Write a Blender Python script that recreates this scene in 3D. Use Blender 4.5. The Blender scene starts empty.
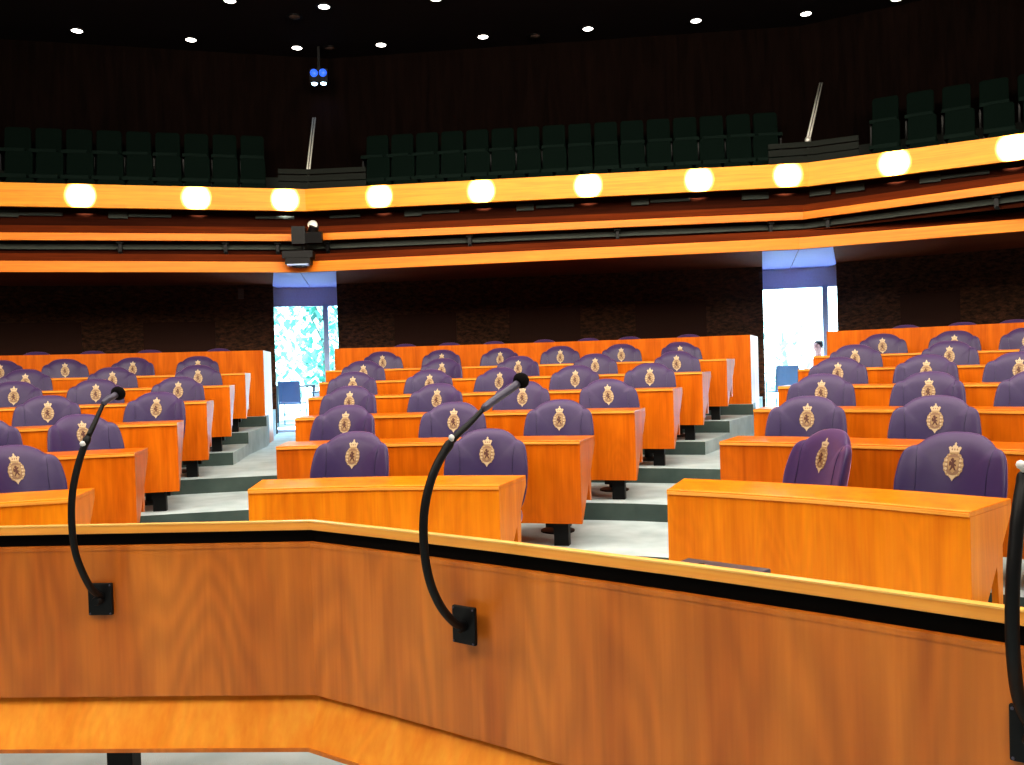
import bpy, bmesh, math, random
from mathutils import Vector, Matrix
random.seed(4)
PI = math.pi
S = bpy.context.scene
COL = bpy.context.scene.collection

# ------------------------------------------------------------------ materials
def new_mat(name):
    m = bpy.data.materials.new(name); m.use_nodes = True
    nt = m.node_tree
    b = nt.nodes['Principled BSDF']
    return m, nt, b

def plain(name, col, rough=.5, metal=0, emit=None, es=0, spec=.5, coat=0, sheen=0, sheen_tint=None):
    m, nt, b = new_mat(name)
    n = nt.nodes.new('ShaderNodeTexNoise'); n.inputs['Scale'].default_value = 35; n.inputs['Detail'].default_value = 3
    tc = nt.nodes.new('ShaderNodeTexCoord'); nt.links.new(tc.outputs['Object'], n.inputs['Vector'])
    mx = nt.nodes.new('ShaderNodeMixRGB'); mx.blend_type = 'MULTIPLY'
    mx.inputs[0].default_value = .18; mx.inputs[1].default_value = (*col, 1)
    nt.links.new(n.outputs['Fac'], mx.inputs[2]); nt.links.new(mx.outputs[0], b.inputs['Base Color'])
    b.inputs['Roughness'].default_value = rough; b.inputs['Metallic'].default_value = metal
    b.inputs['Specular IOR Level'].default_value = spec
    b.inputs['Coat Weight'].default_value = coat
    b.inputs['Sheen Weight'].default_value = sheen
    if sheen_tint: b.inputs['Sheen Tint'].default_value = (*sheen_tint, 1)
    if emit:
        b.inputs['Emission Color'].default_value = (*emit, 1); b.inputs['Emission Strength'].default_value = es
    return m

def wood(name, c1, c2, rough=.34, scale=1.0, vertical=True, spec=.5, figure=.35, cathedral=.12):
    """cherry veneer: long soft grain running along Z (vertical) or along the horizontal"""
    m, nt, b = new_mat(name); L = nt.links
    geo = nt.nodes.new('ShaderNodeNewGeometry'); mp = nt.nodes.new('ShaderNodeMapping')
    L.new(geo.outputs['Position'], mp.inputs['Vector'])
    mp.inputs['Scale'].default_value = (9*scale, 9*scale, .9*scale) if vertical else (.7*scale, .7*scale, 22*scale)
    n1 = nt.nodes.new('ShaderNodeTexNoise'); n1.inputs['Scale'].default_value = 1.1; n1.inputs['Detail'].default_value = 5; n1.inputs['Distortion'].default_value = .6
    L.new(mp.outputs[0], n1.inputs['Vector'])
    mp2 = nt.nodes.new('ShaderNodeMapping'); L.new(geo.outputs['Position'], mp2.inputs['Vector'])
    mp2.inputs['Scale'].default_value = (70*scale, 70*scale, 3*scale) if vertical else (2*scale, 2*scale, 90*scale)
    n2 = nt.nodes.new('ShaderNodeTexNoise'); n2.inputs['Scale'].default_value = 1; n2.inputs['Detail'].default_value = 2
    L.new(mp2.outputs[0], n2.inputs['Vector'])
    r = nt.nodes.new('ShaderNodeValToRGB')
    r.color_ramp.elements[0].position = .5-figure*.5; r.color_ramp.elements[0].color = (*c1, 1)
    r.color_ramp.elements[1].position = .5+figure*.5; r.color_ramp.elements[1].color = (*c2, 1)
    L.new(n1.outputs['Fac'], r.inputs[0])
    mx = nt.nodes.new('ShaderNodeMixRGB'); mx.blend_type = 'OVERLAY'; mx.inputs[0].default_value = .22
    L.new(r.outputs[0], mx.inputs[1]); L.new(n2.outputs['Fac'], mx.inputs[2])
    # cathedral figure: contour lines of a stretched low-frequency noise
    mp3 = nt.nodes.new('ShaderNodeMapping'); L.new(geo.outputs['Position'], mp3.inputs['Vector'])
    mp3.inputs['Scale'].default_value = (3.4*scale, 3.4*scale, .8*scale) if vertical else (.4*scale, .4*scale, 6*scale)
    n3 = nt.nodes.new('ShaderNodeTexNoise'); n3.inputs['Scale'].default_value = 1.3; n3.inputs['Detail'].default_value = 1.5
    L.new(mp3.outputs[0], n3.inputs['Vector'])
    ml = nt.nodes.new('ShaderNodeMath'); ml.operation = 'MULTIPLY'; ml.inputs[1].default_value = 75; L.new(n3.outputs['Fac'], ml.inputs[0])
    sn = nt.nodes.new('ShaderNodeMath'); sn.operation = 'SINE'; L.new(ml.outputs[0], sn.inputs[0])
    mr = nt.nodes.new('ShaderNodeMapRange'); mr.inputs['From Min'].default_value = -1; mr.inputs['To Min'].default_value = .55; L.new(sn.outputs[0], mr.inputs['Value'])
    m2 = nt.nodes.new('ShaderNodeMixRGB'); m2.blend_type = 'MULTIPLY'; m2.inputs[0].default_value = cathedral
    L.new(mx.outputs[0], m2.inputs[1]); L.new(mr.outputs[0], m2.inputs[2])
    L.new(m2.outputs[0], b.inputs['Base Color'])
    b.inputs['Roughness'].default_value = rough; b.inputs['Specular IOR Level'].default_value = spec
    return m

def carpet(name, c1, c2):
    m, nt, b = new_mat(name); L = nt.links
    geo = nt.nodes.new('ShaderNodeNewGeometry')
    n = nt.nodes.new('ShaderNodeTexNoise'); n.inputs['Scale'].default_value = 4; n.inputs['Detail'].default_value = 9
    L.new(geo.outputs['Position'], n.inputs['Vector'])
    r = nt.nodes.new('ShaderNodeValToRGB'); r.color_ramp.elements[0].position = .3; r.color_ramp.elements[1].position = .7
    r.color_ramp.elements[0].color = (*c1, 1); r.color_ramp.elements[1].color = (*c2, 1)
    L.new(n.outputs['Fac'], r.inputs[0]); L.new(r.outputs[0], b.inputs['Base Color'])
    n2 = nt.nodes.new('ShaderNodeTexNoise'); n2.inputs['Scale'].default_value = 220
    L.new(geo.outputs['Position'], n2.inputs['Vector'])
    bp = nt.nodes.new('ShaderNodeBump'); bp.inputs['Strength'].default_value = .3; bp.inputs['Distance'].default_value = .01
    L.new(n2.outputs['Fac'], bp.inputs['Height']); L.new(bp.outputs[0], b.inputs['Normal'])
    b.inputs['Roughness'].default_value = .9; b.inputs['Specular IOR Level'].default_value = .2
    return m

def rough_wall(name):
    m, nt, b = new_mat(name); L = nt.links
    geo = nt.nodes.new('ShaderNodeNewGeometry'); mp = nt.nodes.new('ShaderNodeMapping')
    mp.inputs['Rotation'].default_value = (0, .5, 0); mp.inputs['Scale'].default_value = (7, 7, 16)
    L.new(geo.outputs['Position'], mp.inputs['Vector'])
    n = nt.nodes.new('ShaderNodeTexNoise'); n.inputs['Scale'].default_value = 1.6; n.inputs['Detail'].default_value = 6; n.inputs['Roughness'].default_value = .7
    L.new(mp.outputs[0], n.inputs['Vector'])
    r = nt.nodes.new('ShaderNodeValToRGB'); r.color_ramp.elements[0].position = .38; r.color_ramp.elements[1].position = .68
    r.color_ramp.elements[0].color = (.020, .010, .006, 1); r.color_ramp.elements[1].color = (.125, .05, .022, 1)
    L.new(n.outputs['Fac'], r.inputs[0]); L.new(r.outputs[0], b.inputs['Base Color'])
    bp = nt.nodes.new('ShaderNodeBump'); bp.inputs['Strength'].default_value = .8; bp.inputs['Distance'].default_value = .04
    L.new(n.outputs['Fac'], bp.inputs['Height']); L.new(bp.outputs[0], b.inputs['Normal'])
    b.inputs['Roughness'].default_value = .75; b.inputs['Specular IOR Level'].default_value = .25
    return m

def glass_mat(name):
    m, nt, b = new_mat(name); nt.nodes.remove(b); L = nt.links
    t = nt.nodes.new('ShaderNodeBsdfTransparent'); t.inputs[0].default_value = (.93, .985, 1, 1)
    g = nt.nodes.new('ShaderNodeBsdfGlossy'); g.inputs['Roughness'].default_value = .02
    mx = nt.nodes.new('ShaderNodeMixShader'); mx.inputs[0].default_value = .06
    L.new(t.outputs[0], mx.inputs[1]); L.new(g.outputs[0], mx.inputs[2])
    L.new(mx.outputs[0], nt.nodes['Material Output'].inputs['Surface'])
    return m

M = {}
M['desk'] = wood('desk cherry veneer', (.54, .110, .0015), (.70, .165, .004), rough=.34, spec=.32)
M['desk_front'] = wood('desk veneer with painted light', (.70, .185, .003), (.86, .27, .007), rough=.34, spec=.3)  # yellower, brighter desk copy: stronger light on the first row, put into colour
M['desk_edge'] = wood('edge veneer with painted highlight', (.84, .33, .045), (.95, .44, .09), rough=.28, vertical=False)  # lighter tone paints the highlight along desk top edges
M['bench'] = wood('front bench veneer', (.48, .125, .012), (.67, .215, .028), rough=.36, scale=.75, figure=.42, cathedral=.35)
M['bench_low_lit'] = wood('lit bench kick veneer', (.78, .25, .022), (.9, .36, .045), rough=.36, scale=.8)  # brighter copy paints the light caught by the tilted kick panel
M['rail_edge'] = wood('painted rail top highlight', (.90, .50, .13), (.98, .62, .22), rough=.25, vertical=False)
M['band'] = wood('balcony band veneer', (.94, .33, .006), (1, .43, .016), rough=.5, vertical=False)
M['band_low'] = wood('lower balcony band veneer', (.86, .22, .006), (.95, .29, .012), rough=.5, vertical=False)
M['band_shaded'] = wood('balcony wood with painted shade', (.10, .018, .004), (.16, .03, .006), rough=.7, spec=.12, vertical=False)  # dark tone paints the shade on the bands' upper halves
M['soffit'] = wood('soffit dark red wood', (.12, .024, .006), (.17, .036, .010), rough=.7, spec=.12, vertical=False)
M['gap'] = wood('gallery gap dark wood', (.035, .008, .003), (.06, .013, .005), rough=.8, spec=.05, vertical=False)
M['wall'] = rough_wall('rough brown stone wall')
M['panel'] = plain('smooth brown wall panel', (.042, .016, .010), .7, spec=.15)
M['upper'] = wood('upper hall dark wood', (.007, .004, .0032), (.012, .0065, .005), rough=.9, spec=0)
M['ceiling'] = plain('near black ceiling', (.03, .022, .024), .8, spec=.1)
M['black'] = plain('black metal', (.005, .005, .006), .5, spec=.3)
M['black_soft'] = plain('black foam', (.008, .006, .006), .95, spec=.15)
M['slot'] = plain('black recess', (.004, .0035, .003), .8, spec=.1)
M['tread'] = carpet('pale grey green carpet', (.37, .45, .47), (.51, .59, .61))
M['riser'] = carpet('carpet with painted shade', (.055, .08, .075), (.085, .115, .105))  # darker carpet copy, shade on the step fronts put into the colour
M['leather'] = plain('purple leather', (.036, .020, .086), .40, spec=.32, sheen=.8, sheen_tint=(.85, .5, .8))
M['leather'].node_tree.nodes['Principled BSDF'].inputs['Sheen Roughness'].default_value = .16
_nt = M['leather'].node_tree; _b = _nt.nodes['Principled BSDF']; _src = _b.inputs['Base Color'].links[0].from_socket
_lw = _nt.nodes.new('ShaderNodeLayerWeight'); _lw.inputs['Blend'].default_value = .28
_mx = _nt.nodes.new('ShaderNodeMixRGB'); _mx.inputs[2].default_value = (.24, .125, .27, 1)  # pinkish rim highlight painted into the colour at glancing angles
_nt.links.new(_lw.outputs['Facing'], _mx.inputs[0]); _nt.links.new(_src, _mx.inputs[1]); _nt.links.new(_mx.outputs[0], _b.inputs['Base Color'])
M['leather_dark'] = plain('dark purple leather', (.03, .02, .08), .45)
M['gold'] = plain('tan gold embroidery', (.42, .27, .13), .55, metal=.1)
M['gold_pale'] = plain('pale gold embroidery', (.62, .47, .29), .55, metal=.05)
M['crest_dark'] = plain('dark red brown embroidery', (.10, .03, .02), .6)
M['crest_mid'] = plain('rose tan embroidery', (.27, .155, .09), .6)
M['green_seat'] = plain('dark green seat fabric', (.0055, .0125, .0095), .9, spec=.05)
M['green_seat2'] = plain('dark green seat piping', (.009, .019, .015), .85, spec=.1)
M['greygreen'] = plain('grey green paint', (.075, .088, .078), .7, spec=.2)
M['greydark'] = plain('dark grey green paint', (.016, .019, .016), .8, spec=.2)
M['steel'] = plain('brushed steel', (.8, .78, .72), .35, metal=.35)
M['white'] = plain('white plastic', (.8, .8, .8), .4)
M['lamp'] = plain('lit lamp glass', (.9, .9, .9), .4, emit=(1, .93, .84), es=9)
M['lamp_dim'] = plain('light pool glow', (.3, .22, .2), .4, emit=(1, .75, .6), es=.35)  # weak glow imitating pools of light in the recess
M['lamp_off'] = plain('unlit lamp glass', (.10, .07, .06), .4)
M['blue'] = plain('blue lamp glass', (.05, .1, .6), .4, emit=(.03, .14, .8), es=1.1)
M['bluewhite'] = plain('blue white lamp glass', (.7, .8, 1), .4, emit=(.5, .75, 1), es=7)
M['frame'] = plain('blue grey window frame', (.55, .68, 1), .5)
M['transom'] = plain('blue grey transom panel', (.74, .76, 1), .6)
M['lav'] = plain('soffit with painted daylight', (.40, .40, 1.0), .6)
M['glass'] = glass_mat('clear window glass')
M['terrace'] = carpet('pale terrace paving', (.50, .60, .62), (.62, .70, .72))
M['leaf'] = plain('teal green leaves', (.22, .64, .50), .6)
M['leaf2'] = plain('pale green leaves', (.52, .86, .76), .6)
M['bark'] = plain('bark', (.35, .38, .36), .9)
M['navy'] = plain('navy chair fabric', (.045, .075, .17), .8)
M['greyblue'] = plain('grey blue chair fabric', (.085, .13, .21), .8)
M['tube'] = plain('dark tube metal', (.05, .08, .11), .4)
M['skin'] = plain('skin', (.42, .19, .17), .6)
M['hair'] = plain('dark hair', (.015, .012, .015), .7)
M['shirt'] = plain('white shirt', (.8, .82, .85), .8)
M['trouser'] = plain('dark trousers', (.03, .03, .05), .8)

# ------------------------------------------------------------------ helpers
class MB:
    def __init__(s): s.v = []; s.f = []; s.mi = []
    def add(s, vs, fs, mi=0):
        o = len(s.v); s.v += [tuple(v) for v in vs]
        for f in fs: s.f.append([i+o for i in f]); s.mi.append(mi)
    def box(s, c, size, rz=0, mi=0, rx=0):
        hx, hy, hz = size[0]/2, size[1]/2, size[2]/2
        R = Matrix.Rotation(rz, 3, 'Z') @ Matrix.Rotation(rx, 3, 'X')
        vs = [Vector(c) + R @ Vector((x, y, z)) for z in (-hz, hz) for x, y in ((-hx, -hy), (hx, -hy), (hx, hy), (-hx, hy))]
        s.add(vs, [(3, 2, 1, 0), (4, 5, 6, 7), (0, 1, 5, 4), (1, 2, 6, 5), (2, 3, 7, 6), (3, 0, 4, 7)], mi)
    def hexa(s, a, b, mi=0):
        """two rings of equal length joined into a closed solid"""
        n = len(a); fs = [tuple(reversed(range(n))), tuple(range(n, 2*n))]
        for i in range(n):
            j = (i+1) % n; fs.append((i, j, n+j, n+i))
        s.add(list(a)+list(b), fs, mi)
    def loft(s, rings, closed_ring=True, cap=True, mi=0):
        n = len(rings[0]); vs = [p for r in rings for p in r]; fs = []
        m = n if closed_ring else n-1
        for k in range(len(rings)-1):
            for i in range(m):
                j = (i+1) % n
                fs.append((k*n+i, k*n+j, (k+1)*n+j, (k+1)*n+i))
        if cap and closed_ring:
            fs.append(tuple(reversed(range(n)))); fs.append(tuple(range((len(rings)-1)*n, len(rings)*n)))
        s.add(vs, fs, mi)
    def tube(s, pts, rad, n=10, mi=0):
        pts = [Vector(p) for p in pts]
        if not hasattr(rad, '__len__'): rad = [rad]*len(pts)
        rings = []; up = None
        for i, p in enumerate(pts):
            t = (pts[min(i+1, len(pts)-1)] - pts[max(i-1, 0)]).normalized()
            if up is None: up = t.orthogonal().normalized()
            a = (up - t*up.dot(t)).normalized(); up = a; b = t.cross(a)
            rings.append([p + (a*math.cos(2*PI*k/n) + b*math.sin(2*PI*k/n))*rad[i] for k in range(n)])
        s.loft(rings, mi=mi)
    def lathe(s, prof, n=24, c=(0, 0, 0), mi=0, R=None):
        R = R or Matrix.Identity(3); c = Vector(c)
        rings = [[c + R @ Vector((r*math.cos(2*PI*k/n), r*math.sin(2*PI*k/n), z)) for k in range(n)] for r, z in prof]
        s.loft(rings, mi=mi)
    def prism(s, poly, z0, z1, mi=0):
        s.hexa([(x, y, z0) for x, y in poly], [(x, y, z1) for x, y in poly], mi)
    def build(s, name, mats, parent=None, smooth=False, loc=None, fix=True):
        me = bpy.data.meshes.new(name); me.from_pydata(s.v, [], s.f)
        if not isinstance(mats, (list, tuple)): mats = [mats]
        for m in mats: me.materials.append(m)
        for p, i in zip(me.polygons, s.mi): p.material_index = i
        if fix:
            bm = bmesh.new(); bm.from_mesh(me); bmesh.ops.recalc_face_normals(bm, faces=bm.faces); bm.to_mesh(me); bm.free()
        if smooth: me.polygons.foreach_set('use_smooth', [True]*len(me.polygons))
        me.update()
        o = bpy.data.objects.new(name, me); COL.objects.link(o)
        if parent is not None: o.parent = parent
        if loc is not None: o.location = loc
        return o

def bevel(o, w=.004, seg=2):
    md = o.modifiers.new('edge', 'BEVEL'); md.width = w; md.segments = seg; md.limit_method = 'ANGLE'; md.angle_limit = .6
    return o

def tag(o, label=None, cat=None, group=None, kind=None):
    if label: o['label'] = label
    if cat: o['category'] = cat
    if group: o['group'] = group
    if kind: o['kind'] = kind
    return o

def thing(name, label, cat, loc=(0, 0, 0), rz=0, group=None):
    o = bpy.data.objects.new(name, None); COL.objects.link(o); o.empty_display_size = .1
    o.location = loc; o.rotation_euler = (0, 0, rz)
    return tag(o, label, cat, group)

def dup(root, loc, rz, label, group):
    r = root.copy(); COL.objects.link(r); r.location = loc; r.rotation_euler = (0, 0, rz); tag(r, label, None, group)
    for ch in list(root.children):
        c = ch.copy(); COL.objects.link(c); c.parent = r
        for g in ch.children:
            d = g.copy(); COL.objects.link(d); d.parent = c
    return r

def struct(o, label=None):
    return tag(o, label, o.name.split('_')[0].split('.')[0], None, 'structure')

ORD = ['first', 'second', 'third', 'fourth', 'fifth', 'sixth', 'seventh', 'eighth', 'ninth', 'tenth', 'eleventh', 'twelfth',
       'thirteenth', 'fourteenth', 'fifteenth', 'sixteenth', 'seventeenth', 'eighteenth']

# ------------------------------------------------------------------ camera
H = 1.3914
pitch, roll, F = (382.5-370)/868., .029, 868.
fwd = Vector((0, math.cos(pitch), -math.sin(pitch))); u0 = Vector((0, math.sin(pitch), math.cos(pitch))); r0 = Vector((1, 0, 0))
right = r0*math.cos(roll) - u0*math.sin(roll); up = r0*math.sin(roll) + u0*math.cos(roll)
cd = bpy.data.cameras.new('camera'); cam = bpy.data.objects.new('camera', cd); COL.objects.link(cam)
cam.matrix_world = Matrix(((right.x, up.x, -fwd.x, 0), (right.y, up.y, -fwd.y, 0), (right.z, up.z, -fwd.z, H), (0, 0, 0, 1)))
cd.sensor_width = 36; cd.lens = 36*F/1024; cd.clip_start = .05; cd.clip_end = 300
S.camera = cam

# ------------------------------------------------------------------ hall layout
STEP, PITCH = .1405, 1.256
BL = [(-1.5141, .2448, 4.6602), (-1.2522, .374, 4.6081), (-1.4588, .619, 4.4658)]     # centre and first-row radius of the three blocks
DESKS = {(1, 1): (-0.0609, -0.0656, 0.2551, 0.2636), (0, 1): (-0.3674, -0.3674, -0.2053, -0.2038), (2, 1): (0.5265, 0.5128, 0.8445, 0.8448), (1, 2): (-0.0774, -0.0774, 0.2954, 0.2973), (0, 2): (-0.4189, -0.4189, -0.1928, -0.1939), (2, 2): (0.5096, 0.5096, 0.8778, 0.8778), (1, 3): (-0.0877, -0.0877, 0.3219, 0.3234), (0, 3): (-0.452, -0.452, -0.184, -0.1875), (2, 3): (0.4978, 0.4978, 0.8274, 0.8274), (1, 4): (-0.0958, -0.0958, 0.3389, 0.3415), (0, 4): (-0.4752, -0.4752, -0.1786, -0.1787), (2, 4): (0.4898, 0.4898, 0.7927, 0.7927), (1, 5): (-0.0999, -0.0999, 0.3515, 0.3552), (0, 5): (-0.4923, -0.4923, -0.1733, -0.174), (2, 5): (0.4857, 0.4857, 0.7673, 0.7673), (1, 6): (-0.1056, -0.1056, 0.3631, 0.3671), (0, 6): (-0.5055, -0.5055, -0.1719, -0.1708), (2, 6): (0.4821, 0.4821, 0.748, 0.748), (1, 7): (-0.1051, -0.1051, 0.3767, 0.3767), (0, 7): (-0.516, -0.516, -0.164, -0.164), (2, 7): (0.4815, 0.4815, 0.7327, 0.7327)}
CHAIRS = {(1, 1): [(-1.092, 5.84, -0.235), (-0.181, 5.736, -0.164)], (1, 2): [(-1.382, 7.097, -0.204), (-0.486, 7.054, -0.117), (0.366, 6.901, -0.195)], (1, 3): [(-1.573, 8.348, -0.072), (-0.732, 8.337, -0.219), (0.092, 8.24, -0.198), (0.891, 8.061, 0.021)], (1, 4): [(-1.764, 9.596, 0.02), (-0.917, 9.604, -0.124), (-0.145, 9.544, -0.327), (0.683, 9.405, -0.244), (1.461, 9.203, -0.283)], (1, 5): [(-1.855, 10.849, 0.071), (-0.878, 10.859, -0.147), (0.078, 10.781, -0.195), (1.021, 10.617, -0.156), (1.97, 10.359, -0.162)], (1, 6): [(-1.794, 12.11, 0.23), (-0.974, 12.119, -0.052), (-0.159, 12.071, -0.19), (0.675, 11.963, -0.116), (1.494, 11.797, -0.158), (2.262, 11.584, 0.035)], (1, 7): [(-1.63, 13.373, 0.061), (-0.952, 13.375, 0.011), (-0.269, 13.341, -0.119), (0.507, 13.259, -0.098), (1.17, 13.151, -0.149), (1.773, 13.021, -0.195), (2.612, 12.791, -0.261)], (0, 1): [(-3.163, 5.513, 0.913)], (0, 2): [(-4.021, 6.54, 0.551), (-3.35, 6.768, 0.78)], (0, 3): [(-4.19, 7.818, 0.399), (-3.319, 8.071, 0.103)], (0, 4): [(-5.071, 8.825, 0.365), (-4.36, 9.086, 0.34), (-3.581, 9.3, 0.202)], (0, 5): [(-5.587, 9.971, 0.452), (-4.732, 10.286, 0.37), (-3.807, 10.537, 0.347)], (0, 6): [(-6.46, 10.959, 0.402), (-5.782, 11.246, 0.475), (-5.022, 11.511, 0.275), (-4.235, 11.727, 0.277)], (0, 7): [(-6.68, 12.235, 0.5), (-6.018, 12.499, 0.449), (-5.298, 12.741, 0.394), (-4.368, 12.985, 0.324)], (2, 1): [(1.734, 4.915, -1.339), (2.246, 4.445, -0.888)], (2, 2): [(2.086, 6.165, -0.532), (2.757, 5.673, -0.647)], (2, 3): [(2.604, 7.321, -0.488), (3.286, 6.858, -0.669), (3.86, 6.376, -0.756)], (2, 4): [(3.171, 8.446, -0.469), (3.826, 8.019, -0.6), (4.417, 7.559, -0.678)], (2, 5): [(3.779, 9.546, -0.38), (4.56, 9.039, -0.527), (5.268, 8.484, -0.616)], (2, 6): [(4.52, 10.566, -0.402), (5.177, 10.141, -0.532), (5.768, 9.7, -0.596)], (2, 7): [(5.261, 11.586, -0.541), (5.831, 11.215, -0.539), (6.305, 10.873, -0.585)]}
BN = ['left', 'middle', 'right']

def rad(k, r): return BL[k][2] + PITCH*(r-1)
def pol(k, R, a): return (BL[k][0] + R*math.sin(a), BL[k][1] + R*math.cos(a))

# polygons of the balcony and of the wall beneath it (plan), left end, left kink, right kink, right end
def extend(p, l0, l1):
    p = [Vector(q) for q in p]
    a = p[0] + (p[0]-p[1]).normalized()*l0; b = p[-1] + (p[-1]-p[-2]).normalized()*l1
    return [a] + p[1:-1] + [b]
def offset(poly, d):
    P = [Vector(q) for q in poly]; Ls = []
    for a, b in zip(P, P[1:]):
        t = (b-a).normalized(); n = Vector((-t.y, t.x)); Ls.append((a+n*d, t))
    out = [Ls[0][0]]
    for (p, t), (q, u) in zip(Ls, Ls[1:]):
        den = t.x*u.y - t.y*u.x; w = q-p
        out.append(p + t*((w.x*u.y - w.y*u.x)/den))
    t = (P[-1]-P[-2]).normalized(); out.append(P[-1] + Vector((-t.y, t.x))*d)
    return out
G1 = extend([(-7.391, 12.724), (-3.19, 13.8), (4.503, 12.975), (6.923, 11.622)], 5, 5)
G2 = extend([(-7.219, 12.374), (-3.172, 13.28), (4.286, 12.616), (6.453, 10.857)], 5, 5.3)
G3 = extend([(-6.938, 11.864), (-3.094, 12.891), (3.973, 11.883), (6.401, 10.787)], 5.2, 5.3)
W = extend([(-7.664, 13.79), (-3.27, 14.915), (4.844, 14.045), (7.46, 12.582)], 5, 5)
JL = [Vector((-4.005, 14.728)), Vector((-2.953, 14.881))]      # door jambs left, right of the left doorway
JR = [Vector((4.117, 14.123)), Vector((5.212, 13.839))]
CEIL = 7.65

# ---- floor and tiers
def fl(name, poly, z0, z1):
    mb = MB(); mb.prism(poly, z0, z1)
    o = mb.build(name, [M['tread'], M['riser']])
    for p in o.data.polygons: p.material_index = 1 if (p.normal.y < -.45 and abs(p.normal.z) < .5 and abs(p.normal.x) < .85) else 0  # front faces take the shade-coloured copy, tops and sides the lit one
    return struct(o, None)
o = fl('floor', [(-14, -8), (14, -8), (14, 13), (-14, 15.5)], -.3, 0); o['label'] = 'grey green carpeted main floor in front of the desks'
def arc(k, R, a0, a1, n=10): return [pol(k, R, a0+(a1-a0)*i/n) for i in range(n+1)]
BACK = .12
for r in (2, 3, 4):
    line = arc(0, rad(0, r)-BACK, -1.0, DESKS[(0, r)][2]) + arc(1, rad(1, r)-BACK, DESKS[(1, r)][0], DESKS[(1, r)][2]) + arc(2, rad(2, r)-BACK, DESKS[(2, r)][0], 1.35)
    poly = line + [(13.5, 4.0+.2*r), (13.5, 15.2), (JR[1].x+.1, 15.2), (JR[0].x, 15.3), (JL[1].x, 15.5), (JL[0].x-.2, 15.45), (-13.5, 15.45), (-13.5, 8.0)]
    o = fl('floor_tier', poly, STEP*(r-2)-.02, STEP*(r-1)); o['label'] = 'carpeted tier carrying the %s row of desks' % ORD[r-1]
for k in range(3):
    for r in (5, 6, 7):
        ends = []
        for side in (0, 1):
            pts = []
            for q in range(r, 8):
                a = DESKS[(k, q)][0 if side == 0 else 2]
                R = rad(k, q)-BACK
                pts.append(pol(k, R, a + (-.03 if side == 0 else .03)/R))
            ends.append(pts)
        L, Rr = ends
        if k == 0: poly = arc(0, rad(0, r)-BACK, -1.0, DESKS[(0, r)][2], 12)[:-1] + Rr + [(JL[0].x-.03, JL[0].y+.05), (-13, 12.6)]
        elif k == 1: poly = arc(1, rad(1, r)-BACK, DESKS[(1, r)][0], DESKS[(1, r)][2], 12)[1:-1]; poly = [L[0]] + poly + Rr + [(JR[0].x-.03, JR[0].y+.05), (JL[1].x+.03, JL[1].y+.05)] + L[:0:-1]
        else: poly = [L[0]] + arc(2, rad(2, r)-BACK, DESKS[(2, r)][0], 1.2, 12)[1:] + [(13, 9.6), (JR[1].x+.03, JR[1].y+.05)] + L[:0:-1]
        o = fl('floor_tier', poly, STEP*(r-2)-.01, STEP*(r-1)); o['label'] = 'carpeted tier under the %s desk row of the %s block' % (ORD[r-1], BN[k])

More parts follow.
